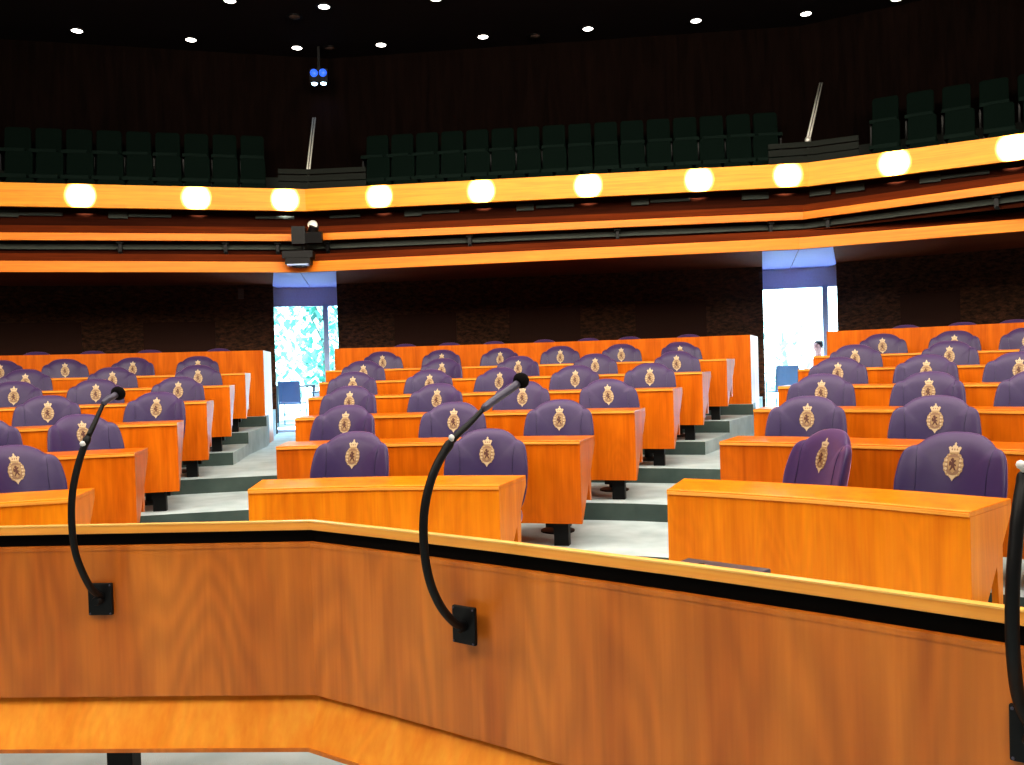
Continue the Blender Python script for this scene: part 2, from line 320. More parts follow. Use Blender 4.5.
# ------------------------------------------------------------------ delegate desks
def desk(k, r):
    a0f, a0b, a1f, a1b = DESKS[(k, r)]
    R = rad(k, r); z = STEP*(r-1); D = .46
    am = (a0f+a1f)/2; ox, oy = pol(k, R, am)
    def P(u, dr, h):
        t = dr/D; a = (a0f+(a0b-a0f)*t)*(1-u) + (a1f+(a1b-a1f)*t)*u
        x, y = pol(k, R+dr, a); return (x-ox, y-oy, h)
    n = max(4, int((a1f-a0f)*R/.35))
    U = [i/n for i in range(n+1)]
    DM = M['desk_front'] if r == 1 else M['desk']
    if r < 7:
        w = ORD[r-1] if r > 1 else 'frontmost'
        t = thing('delegate_desk', 'orange cherry wood desk on black legs, %s row of the %s seating block' % (w, BN[k]), 'desk', (ox, oy, z), 0, 'tiered delegate desks')
        def strip(name, sec, mat, u0=0, u1=1, bw=0, par=t):
            mb = MB(); mb.loft([[P(u0+(u1-u0)*u, d, h) for d, h in sec] for u in U])
            o = mb.build(name, mat, par)
            return bevel(o, bw) if bw else o
        strip('front_panel', [(0, .172), (.022, .172), (.022, .726), (0, .726)], DM)
        strip('desktop', [(-.008, .726), (D, .726), (D, .75), (-.008, .75)], DM, bw=.003)
        strip('edge_highlight', [(-.0105, .7275), (-.006, .7275), (.016, .7512), (.008, .7512), (-.0105, .742)], M['desk_edge'])
        strip('underside', [(.022, .172), (.03, .176), (D-.02, .70), (D-.02, .726), (D-.05, .726), (.022, .205)], DM)
        L = (a1f-a0f)*R
        for e in (0, 1):
            uu = (0, .022/L) if e == 0 else (1, 1-.022/L)
            mb = MB(); sec = [(.0, .172), (.03, .172), (D-.002, .69), (D-.002, .726), (0, .726)]
            mb.hexa([P(uu[0], d, h) for d, h in sec], [P(uu[1], d, h) for d, h in sec])
            mb.build('side_panel', DM, t)
            vv = (.03/L, .055/L) if e == 0 else (1-.03/L, 1-.055/L)
            mb = MB(); sec = [(D-.07, .28), (D-.02, .27), (D-.006, .70), (D-.006, .726), (D-.10, .70), (D-.10, .62)]
            mb.hexa([P(vv[0], d, h) for d, h in sec], [P(vv[1], d, h) for d, h in sec])
            mb.build('rear_support', DM, t)
        nl = max(2, int(L/1.25)+1)
        for i in range(nl):
            u = .17/L + (1-.34/L)*i/(nl-1)
            b0 = Vector(P(u, .12, 0)); a = a0f+(a1f-a0f)*u
            mb = MB(); mb.box(b0+Vector((0, 0, .09)), (.105, .07, .18), -a); mb.box(b0+Vector((-.02, .07, .15)), (.17, .10, .06), -a)
            mb.build('leg', M['black'], t)
    else:
        t = thing('back_row_bench', 'tall cherry wood bench front closing the %s block at the rear wall' % BN[k], 'desk', (ox, oy, z), 0, 'tall rear benches')
        TOP = .929
        def strip(name, sec, mat, bw=0):
            mb = MB(); mb.loft([[P(u, d, h) for d, h in sec] for u in U]); o = mb.build(name, mat, t)
            return bevel(o, bw) if bw else o
        strip('front_panel', [(0, -.138), (.03, -.138), (.03, TOP), (0, TOP)], M['desk'])
        strip('desktop', [(.03, .726), (D, .726), (D, .75), (.03, .75)], M['desk'])
        L = (a1f-a0f)*R
        sides = {0: (1,), 1: (0, 1), 2: (0,)}[k]
        for e in sides:
            uu = (0, .04/L) if e == 0 else (1, 1-.04/L)
            mb = MB(); sec = [(.0, -.42), (1.0, -.42), (1.0, TOP), (.0, TOP)]
            mb.hexa([P(uu[0]+(0 if e else -.004/L), d, h) for d, h in sec], [P(uu[1], d, h) for d, h in sec])
            mb.build('end_panel', M['desk'], t)
    return t
for k in range(3):
    for r in range(1, 8): desk(k, r)

# ------------------------------------------------------------------ delegate chairs
def catmull(pts, n=6, closed=True):
    out = []; m = len(pts)
    for i in range(m):
        p0, p1, p2, p3 = [Vector(pts[(i+j) % m]) for j in (-1, 0, 1, 2)]
        for k in range(n):
            t = k/n
            out.append(.5*((2*p1) + (p2-p0)*t + (2*p0-5*p1+4*p2-p3)*t*t + (3*p1-p0-3*p2+p3)*t**3))
    return out
HALF = [(0, 1.02), (.06, 1.016), (.11, 1.003), (.152, .979), (.177, .957), (.197, .936), (.223, .925), (.250, .900), (.266, .855), (.277, .78), (.281, .70), (.270, .58), (.235, .485), (.17, .452), (.085, .445)]
OUT = catmull(HALF + [(0, .443)] + [(-x, z) for x, z in HALF[:0:-1]], 4)
CC = Vector((0, .72))
REC = math.radians(14)
def smooth(a, b, x):
    t = max(0, min(1, (x-a)/(b-a))); return t*t*(3-2*t)
def yfront(x, z, s):
    y = -.046*math.sqrt(max(0, 1-s**3.2)) - .088*(abs(x)/.27)**2.2
    if z > .5:
        y -= .009*(1-smooth(.175, .205, abs(x)))*smooth(0, .25, 1-s)
    return y
def sof(x, z):
    p = Vector((x, z))-CC; l = p.length
    if l < 1e-6: return 0
    d = p/l; best = 1
    n = len(OUT)
    for i in range(n):
        a = OUT[i]-CC; b = OUT[(i+1) % n]-CC; e = b-a
        den = d.x*e.y - d.y*e.x
        if abs(den) < 1e-9: continue
        t = (a.x*e.y - a.y*e.x)/den; v = (a.x*d.y - a.y*d.x)/den
        if t > 0 and -1e-6 <= v <= 1+1e-6: best = l/t
    return best
def recl(x, y, z):      # lean the backrest about the seat's rear edge
    dz = z-.45; return (x, .205 + y*math.cos(REC) + dz*math.sin(REC), .45 + dz*math.cos(REC) - y*math.sin(REC))

proto = thing('delegate_chair', 'x', 'chair')
mb = MB(); rings = []
for s in (.0, .12, .25, .4, .55, .68, .79, .87, .93, .97, .992, 1.0):
    rings.append([recl(*(lambda x, z: (x, yfront(x, z, s), z))(*(CC+(q-CC)*max(s, .002)))) for q in OUT])
for s in (.99, .96, .9, .75, .5, .0):
    rings.append([recl(*(lambda x, z: (x, .048*math.sqrt(1-s**6) - .088*(abs(x)/.27)**2.2, z))(*(CC+(q-CC)*max(s, .002)))) for q in OUT])
mb.loft(rings)
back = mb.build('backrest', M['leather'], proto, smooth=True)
# stitched seams between the middle panel and the side bolsters
for sx in (-1, 1):
    pts = []
    for i in range(15):
        z = .935-.40*i/14; x = sx*(.193-.018*math.sin(PI*i/14)); pts.append(recl(x, yfront(x, z, sof(x, z))-.0005, z))
    mb = MB(); mb.tube(pts, .002, 5); mb.build('seam', M['leather_dark'], back, True)
# crest: crown over an oval with a lion, embroidered on the front of the backrest
def crest_shape(mb, pts, lift, mi, ctr=None):
    c = ctr or (sum(p[0] for p in pts)/len(pts), sum(p[1] for p in pts)/len(pts))
    def put(x, z):
        x *= .9; z = .845+(z-.845)*.97-.008
        return recl(x, yfront(x, z, sof(x, z))-lift, z)
    n = len(pts); vs = [put(*c)]; fs = []
    for f in (.5, 1): vs += [put(c[0]+(x-c[0])*f, c[1]+(z-c[1])*f) for x, z in pts]
    for i in range(n):
        j = (i+1) % n; fs.append((0, 1+i, 1+j)); fs.append((1+i, 1+n+i, 1+n+j, 1+j))
    lift = -.001; vs += [put(x, z) for x, z in pts]
    for i in range(n):
        j = (i+1) % n; fs.append((1+n+i, 1+2*n+i, 1+2*n+j, 1+n+j))
    mb.add(vs, fs, mi)
mb = MB(); OC = (0, .845)
def ell(a, b, c=OC, n=28, wob=0, k=14): return [(c[0]+a*(1+wob*math.cos(k*2*PI*i/n))*math.cos(2*PI*i/n), c[1]+b*(1+wob*math.cos(k*2*PI*i/n))*math.sin(2*PI*i/n)) for i in range(n)]
crest_shape(mb, ell(.056, .070, n=56, wob=.035), .003, 0)
crest_shape(mb, [(-.022, .79), (.022, .79), (.009, .772), (0, .757), (-.009, .772)], .004, 1)            # point at the foot
crest_shape(mb, ell(.044, .057), .0045, 2)
for i in range(18):
    a = 2*PI*i/18; crest_shape(mb, ell(.0042, .0042, (.050*math.cos(a), OC[1]+.0635*math.sin(a)), 6), .006, 1)
crest_shape(mb, [(-.029, .884), (.029, .884), (.031, .85), (.022, .82), (0, .800), (-.022, .82), (-.031, .85)], .006, 0)   # shield
lion = [(-.012, .876), (-.004, .882), (.004, .877), (.002, .868), (.014, .870), (.016, .864), (.005, .860), (.006, .850), (.017, .846), (.018, .838), (.008, .841), (.012, .824), (.020, .816), (.010, .814),
        (.002, .830), (-.006, .822), (-.012, .812), (-.017, .816), (-.010, .830), (-.009, .842), (-.020, .838), (-.022, .852), (-.018, .866), (-.015, .852), (-.007, .854), (-.008, .866), (-.014, .870)]
crest_shape(mb, lion, .008, 3, (-.001, .852))
for sx in (-1, 1):      # scroll work beside the shield
    for zz in (.868, .845, .822): crest_shape(mb, ell(.006, .008, (sx*.038, zz), 8), .006, 1)
crown = [(-.026, .905), (.026, .905), (.027, .918), (.036, .938), (.026, .945), (.017, .936), (.013, .948), (.006, .950), (.004, .956), (.006, .961), (0, .968), (-.006, .961), (-.004, .956), (-.006, .950), (-.013, .948), (-.017, .936), (-.026, .945), (-.036, .938), (-.027, .918)]
crest_shape(mb, crown, .004, 1, (0, .925))
crest_shape(mb, [(-.026, .907), (.026, .907), (.026, .914), (-.026, .914)], .006, 0)
for i in (-1, 0, 1): crest_shape(mb, ell(.004, .006, (i*.014, .928), 8), .0055, 2)
cr = mb.build('crest', [M['gold'], M['gold_pale'], M['crest_mid'], M['crest_dark']], back); cr['label'] = 'gold embroidered crest of a crown above an oval lion shield'
mb = MB(); rings = []
for s, z in ((.0, .405), (.9, .405), (.98, .42), (1, .45), (.98, .48), (.9, .497), (.6, .505), (.0, .507)):
    rings.append([(max(s, .01)*.25*math.copysign(abs(math.cos(a))**.45, math.cos(a)), .0 + max(s, .01)*.235*math.copysign(abs(math.sin(a))**.45, math.sin(a)), z) for a in [2*PI*i/40 for i in range(40)]])
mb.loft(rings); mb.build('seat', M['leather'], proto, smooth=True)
mb = MB(); mb.lathe([(.045, .02), (.045, .30), (.03, .30), (.03, .40), (.12, .40), (.12, .41)], 16); mb.build('pedestal', M['black'], proto)
mb = MB(); mb.lathe([(.13, 0), (.13, .012), (.10, .022), (.05, .03)], 28); mb.build('base', M['black'], proto)
mb = MB(); mb.box((0, .2, .42), (.09, .12, .03)); mb.box((0, .262, .52), (.09, .018, .2), 0, 0, -REC); mb.build('back_bracket', M['black'], proto)

first = True
for (k, r), L in CHAIRS.items():
    L = sorted(L)
    for i, (x, y, rz) in enumerate(L):
        R = Matrix.Rotation(rz, 3, 'Z'); off = R @ Vector((0, .235, 0))
        loc = (x-off.x, y-off.y, STEP*(r-1))
        row = 'frontmost row' if r == 1 else ('rear row against the wall' if r == 7 else ORD[r-1]+' row')
        if (k, r) == (2, 1):
            lab = 'purple crested chair swivelled sideways behind the frontmost desk of the right block' if i == 0 else 'purple crested chair facing forward beside the sideways one, front of right block'
        elif (k, r) == (0, 1): lab = 'purple leather chair with gold crest at the frontmost desk of the left block'
        elif r == 7: lab = 'purple chair top peeping over the tall rear bench, %s from left, %s block' % (ORD[i], BN[k])
        else: lab = 'purple leather chair with gold crest, %s from left, %s, %s block' % (ORD[i], row, BN[k])
        grp = 'purple crested delegate chairs'
        if first: proto.location = loc; proto.rotation_euler = (0, 0, rz); tag(proto, lab, 'chair', grp); first = False
        else: dup(proto, loc, rz, lab, grp)

# ------------------------------------------------------------------ walls, balcony, ceiling
def wallseg(name, a, b, z0, z1, th, mat, label=None, par=None):
    a = Vector(a); b = Vector(b); t = (b-a).normalized(); n = Vector((-t.y, t.x))*th
    mb = MB(); mb.prism([a, b, b+n, a+n], z0, z1)
    return struct(mb.build(name, mat, par), label)
SOF = 2.95
wallseg('wall_left', W[0], JL[0], 0, SOF+.3, .42, M['wall'], 'rough dark brown wall under the balcony, left of left doorway')
wallseg('wall_back', JL[1], JR[0], 0, SOF+.3, .42, M['wall'], 'rough dark brown wall under the balcony between the doorways')
wallseg('wall_right', JR[1], W[3], 0, SOF+.3, .42, M['wall'], 'rough dark brown wall under the balcony, right of right doorway')
# smooth acoustic panels set on the rough wall
for a, b, zt, lab in (((-8.095, 13.658), (-6.896, 13.965), 2.36, 'smooth brown wall panel at the far left'), ((-5.997, 14.196), (-4.916, 14.473), 2.34, 'smooth brown wall panel left of the left doorway'),
                 ((-1.969, 14.755), (-.91, 14.642), 2.38, 'smooth brown wall panel, leftmost between the doorways'), ((-.014, 14.546), (1.164, 14.419), 2.41, 'smooth brown wall panel midway between the doorways'),
                 ((2.065, 14.323), (3.207, 14.2), 2.43, 'smooth brown wall panel, rightmost between the doorways'), ((6.008, 13.371), (6.723, 12.971), 2.39, 'smooth brown wall panel right of the right doorway')):
    wallseg('trim_1', a, b, .85, zt, .03, M['panel'], lab)
# hall shell around and behind the camera, upper hall walls, ceiling
U = offset(G1, 3.4)
for nm, a, b, lab in (('wall_upper_left', U[0], U[1], 'dark wooden upper wall behind the left gallery'), ('wall_upper_back', U[1], U[2], 'dark wooden upper wall behind the middle gallery'), ('wall_upper_right', U[2], U[3], 'dark wooden upper wall behind the right gallery')):
    wallseg(nm, a, b, 2.95, CEIL+.2, .3, M['upper'], lab)
wallseg('wall_side_left', (-13.6, -8), (-12.9, 17.2), 0, CEIL+.2, -.3, M['upper'], 'dark side wall of the hall beyond the left block')
wallseg('wall_side_right', (13.2, 12.5), (13.6, -8), 0, CEIL+.2, -.3, M['upper'], 'dark side wall of the hall beyond the right block')
wallseg('wall_front', (-13.9, -8), (13.9, -8), 0, CEIL+.2, -.3, M['upper'], 'dark wall of the hall opposite the tiered seats')
mb = MB(); mb.prism([(-14.2, -8.4), (14.2, -8.4), (14.2, 19), (-14.2, 19)], CEIL, CEIL+.2)
struct(mb.build('ceiling', M['ceiling']), 'near black ceiling above the gallery')

def ribbon(name, secs, mat, label, bw=0):
    """secs: list of (polyline, z); closed section swept along the balcony's bends"""
    mb = MB(); mb.loft([[(pl[i].x, pl[i].y, z) for pl, z in secs] for i in range(4)])
    o = mb.build(name, mat)
    if bw: bevel(o, bw)
    return struct(o, label)
g1i = offset(G1, .06)
ribbon('trim_2', [(G1, 4.0), (g1i, 4.0), (g1i, 4.353), (G1, 4.353)], M['band'], 'broad bright wooden balcony parapet band with round light pools', .006)
g2i = offset(G2, .05); g2b = offset(G2, .16); g2c = offset(G2, .14)
ribbon('trim_3', [(G2, 3.45), (g2i, 3.45), (g2i, 3.56), (G2, 3.56)], M['band_low'], 'middle narrow orange wooden band under the parapet', .005)
ribbon('trim_3', [(g2i, 3.555), (g2b, 3.69), (g2b, 3.66), (offset(G2, .06), 3.53)], M['band_shaded'], 'sloping board coloured dark for shade above the middle band')
g3i = offset(G3, .05); g3b = offset(G3, .16)
ribbon('trim_3', [(G3, 2.93), (g3i, 2.93), (g3i, 3.085), (G3, 3.085)], M['band_low'], 'lowest narrow orange wooden band above the doorways', .005)
ribbon('trim_3', [(g3i, 3.08), (g3b, 3.21), (g3b, 3.18), (offset(G3, .06), 3.05)], M['band_shaded'], 'sloping board coloured dark for shade above the lowest band')
# backing behind the bands, the soffit over the chairs and the gallery deck
b2 = offset(G2, .22); b2o = offset(G2, .26)
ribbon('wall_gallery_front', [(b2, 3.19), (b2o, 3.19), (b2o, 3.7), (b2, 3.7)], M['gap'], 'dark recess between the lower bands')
ribbon('trim_4', [(offset(G2, .17), 3.345), (b2, 3.345), (b2, 3.425), (offset(G2, .17), 3.425)], M['greygreen'], 'grey ledge running between the two lower bands')
ribbon('trim_4', [(g3b, 3.165), (b2o, 3.165), (b2o, 3.195), (g3b, 3.195)], M['band_shaded'], 'dark shelf above the lowest band')
b1 = offset(G1, .3); b1o = offset(G1, .36)
ribbon('wall_gallery_front', [(b1, 3.65), (b1o, 3.65), (b1o, 4.1), (b1, 4.1)], M['gap'], 'dark recess under the parapet band')
ribbon('trim_4', [(g2b, 3.655), (b1, 3.655), (b1, 3.685), (g2b, 3.685)], M['band_shaded'], 'dark shelf above the middle band')
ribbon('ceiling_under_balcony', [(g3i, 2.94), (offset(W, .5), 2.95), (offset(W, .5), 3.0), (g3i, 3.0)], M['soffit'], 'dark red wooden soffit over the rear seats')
# tiered gallery floor
tiers = [(.06, 3.72, 1.12), (1.12, 4.34, 2.02), (2.02, 4.97, 3.45)]
for q, (d0, z, d1) in enumerate(tiers):
    ribbon('floor_gallery', [(offset(G1, d0), 3.66), (offset(G1, d1), 3.66), (offset(G1, d1), z), (offset(G1, d0), z)], M['greydark'], 'dark gallery tier, %s step up' % ORD[q])

# pale boards showing in the gap under the parapet
BO = [(-7.461, 12.995, .30), (-7.029, 13.106, .62), (-5.976, 13.375, .27), (-5.532, 13.489, .62), (-3.721, 13.953, .6), (-2.611, 14.02, .5), (-1.501, 13.901, .27), (-1.066, 13.854, .62), (.286, 13.709, .27), (.756, 13.658, .6), (2.069, 13.518, .27), (2.526, 13.468, .6), (3.804, 13.331, .4), (4.741, 13.163, .3), (5.113, 12.955, .4), (6.051, 12.43, .27), (6.438, 12.214, .6)]
nb = 0
for x, y, w in BO:
    a = math.atan2(G1[1].y-G1[0].y, G1[1].x-G1[0].x) if x < -3.2 else (math.atan2(G1[2].y-G1[1].y, G1[2].x-G1[1].x) if x < 4.5 else math.atan2(G1[3].y-G1[2].y, G1[3].x-G1[2].x))
    mb = MB(); h = .10 if w < .45 else .05
    mb.box((0, 0, 0), (w, .04, h), a)
    o = mb.build('trim_5', M['greygreen'], None, loc=(x, y, 3.945))
    struct(o, 'pale grey board in the gap under the parapet, %s from the left' % ORD[nb]); nb += 1

# low partition at the heads of the gallery stairs
for pts, lab in ((((-3.734, 13.918+.35), (-3.28, 14.38), (-2.303, 13.956+.35)), 'dark grey low partition behind the left handrail'), (((4.11, 13.268+.35), (4.75, 13.50), (5.358, 12.783+.42)), 'dark grey low partition behind the right handrail')):
    P = [Vector(p) for p in pts]
    mb = MB()
    for a, b in zip(P, P[1:]):
        t = (b-a).normalized(); n = Vector((-t.y, t.x))*.05
        for z0, z1 in ((3.73, 4.58), (4.60, 4.70), (4.72, 4.80)): mb.prism([a, b, b+n, a+n], z0, z1)
    struct(mb.build('trim_6', M['greydark']), lab)

# stair handrails
def handrail(base, top, z0, zp, zt, label):
    t = thing('stair_handrail', label, 'handrail', (base[0], base[1], z0), 0, 'gallery stair handrails')
    b = Vector((0, 0, zp-z0)); e = Vector((top[0]-base[0], top[1]-base[1], zt-z0))
    mb = MB(); mb.tube([(0, 0, 0), b], .018); mb.build('post', M['steel'], t, True)
    mb = MB()
    d = Vector((.020, 0, 0))
    for s in (-1, 1): mb.tube([b+d*s, e+d*s], .015)
    mb.build('rail', M['steel'], t, True)
    mb = MB(); mb.lathe([(.0, -.05), (.04, -.04), (.05, 0), (.04, .04), (0, .05)], 14, b); mb.build('bracket', M['steel'], t, True)
handrail((-3.32, 14.62), (-3.49, 16.0), 3.72, 4.81, 6.12, 'slender steel stair handrail rising from the left bend of the balcony')
handrail((4.735, 13.62), (5.462, 15.0), 3.72, 4.846, 6.17, 'slender steel stair handrail rising from the right bend of the balcony')

# ------------------------------------------------------------------ gallery seats
gs = thing('gallery_seat', 'x', 'seat')
def rslab(w, h, y0, y1, z0, rtop, n=6):
    pts = [(-w/2, z0), (w/2, z0)]
    for i in range(n+1):
        a = PI/2*i/n; pts.append((w/2-rtop+rtop*math.cos(a), z0+h-rtop+rtop*math.sin(a)))
    for i in range(n+1):
        a = PI/2+PI/2*i/n; pts.append((-w/2+rtop+rtop*math.cos(a), z0+h-rtop+rtop*math.sin(a)))
    mb = MB(); mb.hexa([(x, y0+.25*(z-z0)*.6, z) for x, z in pts], [(x, y1+.25*(z-z0)*.6, z) for x, z in pts]); return mb
bevel(rslab(.42, .52, .12, .20, .38, .06).build('backrest', M['green_seat'], gs), .015)
bevel(rslab(.42, .07, -.25, .16, .36, .02).build('seat_pad', M['green_seat2'], gs), .01)
for sx in (-1, 1):
    mb = MB(); mb.box((sx*.2, .03, .18), (.03, .3, .36)); mb.build('leg', M['black'], gs)
rows = [('front', 3.70, [((-7.515, 13.364), (-4.134, 14.229), 9), ((-2.143, 14.342), (4.121, 13.67), 15), ((5.689, 13.056), (7.5, 12.045), 5)]),
        ('middle', 4.33, [((-7.972, 14.176), (-4.385, 15.094), 9), ((-2.281, 15.261), (4.385, 14.546), 16), ((6.051, 13.885), (7.9, 12.852), 5)]),
        ('back', 4.96, [((-8.428, 14.987), (-4.636, 15.958), 9), ((-2.418, 16.181), (4.65, 15.424), 16), ((6.412, 14.715), (8.3, 13.661), 5)])]
first = True
for rn, z, segs in rows:
    for q, (a, b, n) in enumerate(segs):
        a = Vector(a); b = Vector(b); an = math.atan2(b.y-a.y, b.x-a.x)
        for i in range(n):
            p = a+(b-a)*(i/(n-1))
            lab = 'dark green gallery seat, %s from left in %s row, %s balcony section' % (ORD[i], rn, BN[q])
            loc = (p.x, p.y, z+.012)
            if first: gs.location = loc; gs.rotation_euler = (0, 0, an); tag(gs, lab, 'seat', 'dark green gallery seats'); first = False
            else: dup(gs, loc, an, lab, 'dark green gallery seats')

# ------------------------------------------------------------------ doorways with daylight
def doorway(n, J, post_f, name):
    a, b = J; t = (b-a).normalized(); nn = Vector((-t.y, t.x))
    A = a+nn*.40-t*.14; B = b+nn*.40+t*.14; wd = (B-A).length
    rz = math.atan2(t.y, t.x); base = .4215
    root = thing('door_%d' % n, 'glazed %s doorway letting daylight into the hall' % name, 'door', (A.x, A.y, base), rz); root['kind'] = 'structure'
    hh = 2.945-base
    mb = MB(); mb.box((wd/2, 0, hh-.155), (wd, .05, .31)); mb.box((wd/2, .0, hh-.325), (wd, .07, .03)); o = mb.build('transom_panel', M['transom'], root)
    mb = MB(); w0 = .045
    mb.box((w0/2, 0, (hh-.31)/2), (w0, .07, hh-.31)); mb.box((wd-w0/2, 0, (hh-.31)/2), (w0, .07, hh-.31))
    mb.box((wd*post_f, 0, (hh-.31)/2), (.085, .08, hh-.31)); mb.box((wd/2, 0, .02), (wd, .07, .04))
    mb.build('door_frame', M['frame'], root)
    for x0, x1 in ((w0, wd*post_f-.042), (wd*post_f+.042, wd-w0)):
        mb = MB(); mb.box(((x0+x1)/2, 0, (hh-.34)/2+.02), (x1-x0, .008, hh-.36)); mb.build('glass_pane', M['glass'], root)
    return root
doorway(1, JL, .73, 'left')
doorway(2, JR, .80, 'right')
# soffit before each doorway, daylight painted on in lavender, jointed at the bend
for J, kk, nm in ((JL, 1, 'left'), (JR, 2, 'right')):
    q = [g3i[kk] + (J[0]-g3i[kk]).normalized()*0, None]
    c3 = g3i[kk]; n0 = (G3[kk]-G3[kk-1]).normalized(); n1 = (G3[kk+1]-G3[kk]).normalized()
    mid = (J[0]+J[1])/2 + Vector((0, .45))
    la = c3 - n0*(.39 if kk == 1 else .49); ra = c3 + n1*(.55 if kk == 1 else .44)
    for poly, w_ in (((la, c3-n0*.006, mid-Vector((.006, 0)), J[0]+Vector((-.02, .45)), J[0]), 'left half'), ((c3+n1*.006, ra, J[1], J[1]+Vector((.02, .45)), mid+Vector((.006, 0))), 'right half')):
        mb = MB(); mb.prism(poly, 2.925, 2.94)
        struct(mb.build('trim_8', M['lav']), 'soffit with painted blue daylight before the %s doorway, %s' % (nm, w_))
# fascia boards closing the wall ends and the wall above the doorways
wallseg('trim_7', JL[0]+Vector((0, .42)), JL[1]+Vector((0, .42)), 2.95, 3.3, .1, M['wall'], 'brown wall strip above left doorway')
wallseg('trim_7', JR[0]+Vector((0, .42)), JR[1]+Vector((0, .42)), 2.95, 3.3, .1, M['wall'], 'brown wall strip above right doorway')
# pale joint across soffit at each bend
# terrace outside
mb = MB(); mb.prism([(-40, 15.28), (40, 15.0), (40, 60), (-40, 60)], .30, .4195)
struct(mb.build('floor_terrace', M['terrace']), 'pale sunlit terrace paving outside the doorways')

# ------------------------------------------------------------------ outside: trees, terrace furniture, person
def tree(x, y, h, cr, nleaf, label, mats, low=.1):
    t = thing('leafy_tree', label, 'tree', (x, y, .4195))
    mb = MB(); mb.tube([(0, 0, 0), (.05, 0, h*.4), (0, .05, h*.8)], [.10, .08, .03])
    for i in range(6):
        a = i*1.05; mb.tube([(0, 0, h*(.2+.08*i)), (cr*.6*math.cos(a), cr*.6*math.sin(a), h*(.35+.09*i))], [.03, .01])
    mb.build('trunk', M['bark'], t)
    mb = MB()
    for i in range(nleaf):
        th = random.uniform(0, 2*PI); zz = random.uniform(low, 1); rr = cr*math.sqrt(random.random())*math.sin(PI*(.12+.8*zz))**.5
        p = Vector((rr*math.cos(th), rr*math.sin(th), h*zz)); s = random.uniform(.09, .2)
        R = Matrix.Rotation(random.uniform(0, 6.28), 3, 'Z') @ Matrix.Rotation(random.uniform(-1, 1), 3, 'X')
        mb.add([p+R@Vector(q) for q in ((-s*.5, 0, 0), (0, -s, 0), (s*.5, 0, 0), (0, s, 0))], [(0, 1, 2, 3)], random.randint(0, 1))
    mb.build('foliage', mats, t, fix=False)
tree(-6.6, 22.5, 3.4, 1.5, 1300, 'bushy teal green tree outside, left part of left doorway', [M['leaf'], M['leaf2']])
tree(-4.4, 26.0, 3.0, 1.3, 900, 'bushy teal green tree outside, behind terrace table in left doorway', [M['leaf'], M['leaf2']])
tree(-4.3, 20.0, 3.9, .55, 500, 'slim leafy tree outside at the right edge of the left doorway', [M['leaf'], M['leaf2']])
tree(7.2, 23.0, 2.2, .9, 200, 'sparse pale bush outside the right doorway', [M['leaf2'], M['leaf2']])

tb = thing('terrace_table', 'dark edged terrace table outside the left doorway', 'table', (-4.50, 18.0, .4195))
mb = MB(); mb.box((0, 0, .765), (1.0, .7, .035)); mb.build('table_top', M['tube'], tb)
for sx in (-1, 1):
    for sy in (-1, 1):
        mb = MB(); mb.box((sx*.46, sy*.3, .375), (.045, .045, .75)); mb.build('leg', M['tube'], tb)
def terr_chair(x, y, rz, label, mat, bh=.42):
    t = thing('terrace_chair', label, 'chair', (x, y, .4195), rz)
    mb = MB(); mb.box((0, .22, .46+bh/2), (.42, .03, bh), 0, 0, -.12); mb.build('backrest', mat, t)
    mb = MB(); mb.box((0, 0, .44), (.42, .42, .03)); mb.build('seat', mat, t)
    for sx in (-1, 1):
        mb = MB(); mb.tube([(sx*.22, -.22, 0), (sx*.22, -.21, .44), (sx*.22, -.20, .62), (sx*.22, .0, .66), (sx*.22, .2, .63)], .012, 6); mb.build('armrest', M['tube'], t)
        mb = MB(); mb.tube([(sx*.22, .26, 0), (sx*.21, .2, .44), (sx*.21, .25, .5+bh*.8)], .012, 6); mb.build('leg', M['tube'], t)
terr_chair(-4.36, 17.2, PI, 'navy fabric terrace chair with thin metal legs by the left doorway', M['navy'])
terr_chair(-3.75, 17.7, 1.3, 'thin tube terrace chair right of the table outside left doorway', M['tube'], .2)
terr_chair(4.98, 16.0, PI+.1, 'grey blue terrace chair outside the right doorway', M['greyblue'], .45)

